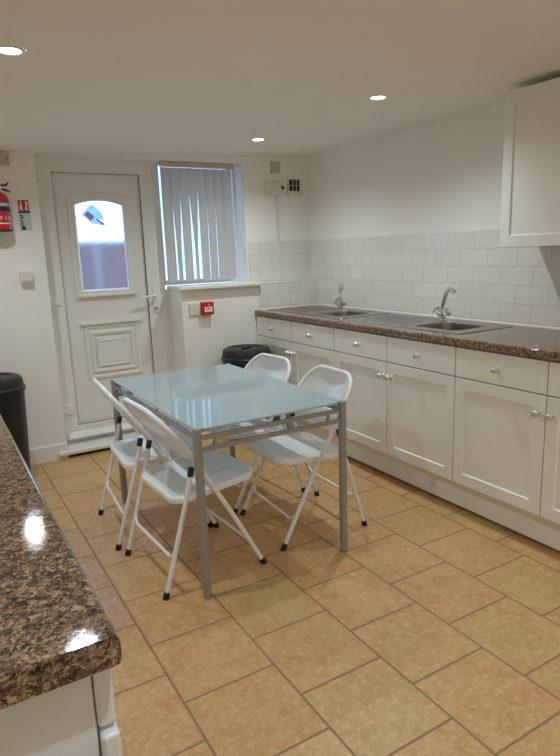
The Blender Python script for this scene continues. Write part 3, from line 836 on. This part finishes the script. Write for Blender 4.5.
jb = thing('junction_box', 'beige square box high on the wall at the left edge', 'box', (.50, YW-.012, 1.953))
MB().box(-.058, -.012, -.038, .052, .012, .040, .003).build('box_cover', 'beige', jb)
MB().lathe([(.005, 0), (.005, .003), (.001, .0032)], 10, Matrix.Translation((.038, -.012, 0)) @ Matrix.Rotation(PI/2, 4, 'X')).build('indicator', 'dark', jb)

# on the low wall under the sill
cp = thing('fire_call_point', 'red square fire alarm call point under the window sill', 'alarm', (1.756, YL-.001, .957))
MB().box(-.044, -.045, -.046, .044, .004, .046, .004, 3).build('housing', 'redp', cp)
MB().box(-.030, -.0465, -.024, .030, -.0445, .012, .0005, 1).build('front_plate', 'white', cp)
letters('FIRE', .018, 'dark', cp, Matrix.Translation((0, -.0468, -.005)) @ FACE_Y)
MB().lathe([(.005, 0), (.005, .001), (.001, .0012)], 12, Matrix.Translation((.006, -.0452, .026)) @ Matrix.Rotation(PI/2, 4, 'X')).build('indicator', 'plast', cp)
sw = thing('wall_switch', 'white square switch plate beside the red call point', 'switch', (1.667, YL-.001, .957))
MB().box(-.043, -.011, -.044, .043, .001, .044, .003, 3).build('plate', 'plast', sw)
MB().box(-.012, -.015, -.018, .014, -.010, .018, .002).build('rocker', 'plast', sw)
MB().lathe([(.004, 0), (.004, .0012), (.001, .0015)], 10, Matrix.Translation((-.032, -.011, 0)) @ Matrix.Rotation(PI/2, 4, 'X')).lathe([(.004, 0), (.004, .0012), (.001, .0015)], 10, Matrix.Translation((.032, -.011, 0)) @ Matrix.Rotation(PI/2, 4, 'X')).build('screw', 'beige', sw)

# high right of the window
fc = thing('fan_controller', 'white control box with a round dial beside the wall vent, high right of the window', 'control', (2.440, YW-.001, 1.822))
MB().box(-.092, -.032, -.05, .092, .001, .052, .008, 3).build('housing', 'plast', fc)
MB().lathe([(.023, 0), (.022, .012), (.018, .014), (.001, .014)], 24, Matrix.Translation((.040, -.032, .004)) @ Matrix.Rotation(PI/2, 4, 'X')).build('dial', 'plast', fc)
MB().lathe([(.019, 0), (.014, .0006), (.013, .0006), (.013, 0)], 24, Matrix.Translation((.040, -.0463, .004)) @ Matrix.Rotation(PI/2, 4, 'X')).build('dial_ring', 'plast', fc)
dt = MB()
for x, z in ((-.03, -.012), (-.03, .014), (-.012, .02), (-.012, -.022)):
    dt.lathe([(.0035, 0), (.003, .001), (.001, .001)], 8, Matrix.Translation((x, -.032, z)) @ Matrix.Rotation(PI/2, 4, 'X'))
dt.build('indicator', 'beige', fc)
vt = thing('wall_vent', 'white square vent with a dark grille, high right of the window', 'vent', (2.616, YW-.001, 1.836))
MB().box(-.066, -.015, -.064, .070, .001, .062, .003).build('frame', 'plast', vt)
MB().box(-.056, -.017, -.030, .038, -.0148, .056).build('opening', 'dark', vt)
for x in (-.025, .008):
    MB().box(x-.003, -.020, -.030, x+.003, -.016, .056).build('bar', 'beige', vt)
MB().box(-.056, -.019, .010, .038, -.016, .014).build('bar', 'beige', vt)
MB().box(.022, -.0165, -.048, .042, -.0148, -.042).build('tab', 'beige', vt)
bp = thing('blank_plate', 'small square beige plate on the wall above the control box with the dial', 'plate', (2.445, YW-.001, 1.978))
MB().box(-.042, -.010, -.042, .042, .001, .042, .003).build('plate', 'beige', bp)
MB().lathe([(.004, 0), (.004, .001), (.001, .0012)], 8, Matrix.Translation((-.024, -.010, .004)) @ Matrix.Rotation(PI/2, 4, 'X')).build('screw', 'steel', bp)
tag(MB().box(2.437, YW-.017, 1.108, 2.455, YW+.0, 1.771, .002).build('cable_trunking', 'plast'), 'thin white vertical cable trunking from the control box down over the tiles', 'trunking')

# ------------------------------------------------------------------ ceiling downlights
LI = [(.332, 2.168, 'round recessed downlight at the top left of the ceiling, above the near chairs'),
      (1.983, 2.362, 'round recessed downlight on the right, above the cabinets near the wall cabinet'),
      (1.951, 3.494, 'round recessed downlight farthest back, near the window wall'),
      (.348, 3.389, 'round recessed downlight above the left bin, outside the frame'),
      (.35, .28, 'added fill downlight above the viewer, outside the frame'),  # added unseen fill, set back to keep its glint off the worktop
      (1.85, .20, 'round recessed downlight in front of the wall cabinet, outside the frame'),
      (1.92, -.70, 'added fill downlight behind the viewer on the right, outside the frame')]  # added unseen fill for the near right of the room
first = None
POWER = 16
for i, (x, y, lab) in enumerate(LI):
    if first is None:
        first = thing('ceiling_downlight', lab, 'light', (x, y, CZ(x)), 0, 'recessed ceiling downlights')
        MB().lathe([(.046, 0), (.046, -.003), (.038, -.006), (.032, -.004), (.032, 0)], 32, caps=False).build('bezel', 'gloss', first)
        MB().lathe([(.032, -.0005), (.03, -.0035), (.001, -.004)], 28).build('lens', 'lamp', first)
    else: dup(first, (x, y, CZ(x)), 0, lab)
    L = bpy.data.lights.new('downlight_beam', 'SPOT'); L.energy = POWER*(.82 if i == 3 else 1); L.color = (.86, .998, 1.05)
    L.spot_size = math.radians(154); L.spot_blend = 1.0; L.shadow_soft_size = .022
    lo = bpy.data.objects.new('downlight_beam', L); C.objects.link(lo); lo.location = (x, y-(.045 if i == 0 else 0), CZ(x)-.034)

# ------------------------------------------------------------------ daylight
wd = bpy.data.worlds.new('sky'); S.world = wd; wd.use_nodes = True
bg = wd.node_tree.nodes['Background']; bg.inputs[0].default_value = (.46, .71, 1.0, 1); bg.inputs[1].default_value = 3

# ------------------------------------------------------------------ camera
yaw, pit, rol, f, hc = .5308, .2108, -.0351, 592.22, 1.3468
cy, sy = math.cos(yaw), math.sin(yaw); cp_, sp_ = math.cos(pit), math.sin(pit)
f0 = Vector((sy, cy, 0)); r0 = Vector((cy, -sy, 0)); u0 = Vector((0, 0, 1))
fw = f0*cp_-u0*sp_; u = u0*cp_+f0*sp_
cr, sr = math.cos(rol), math.sin(rol)
r = r0*cr+u*sr; u2 = u*cr-r0*sr
cam = bpy.data.cameras.new('camera'); co = bpy.data.objects.new('camera', cam); C.objects.link(co)
co.matrix_world = Matrix(((r.x, u2.x, -fw.x, 0), (r.y, u2.y, -fw.y, 0), (r.z, u2.z, -fw.z, hc), (0, 0, 0, 1)))
cam.sensor_fit = 'HORIZONTAL'; cam.sensor_width = 36; cam.lens = 36*f/560; cam.clip_start = .02
S.camera = co
S.cycles.diffuse_bounces = 8; S.cycles.max_bounces = 14
S.view_settings.view_transform = 'Standard'; S.view_settings.look = 'None'; S.view_settings.gamma = 1; S.view_settings.exposure = 0.72
S.view_settings.use_curve_mapping = False
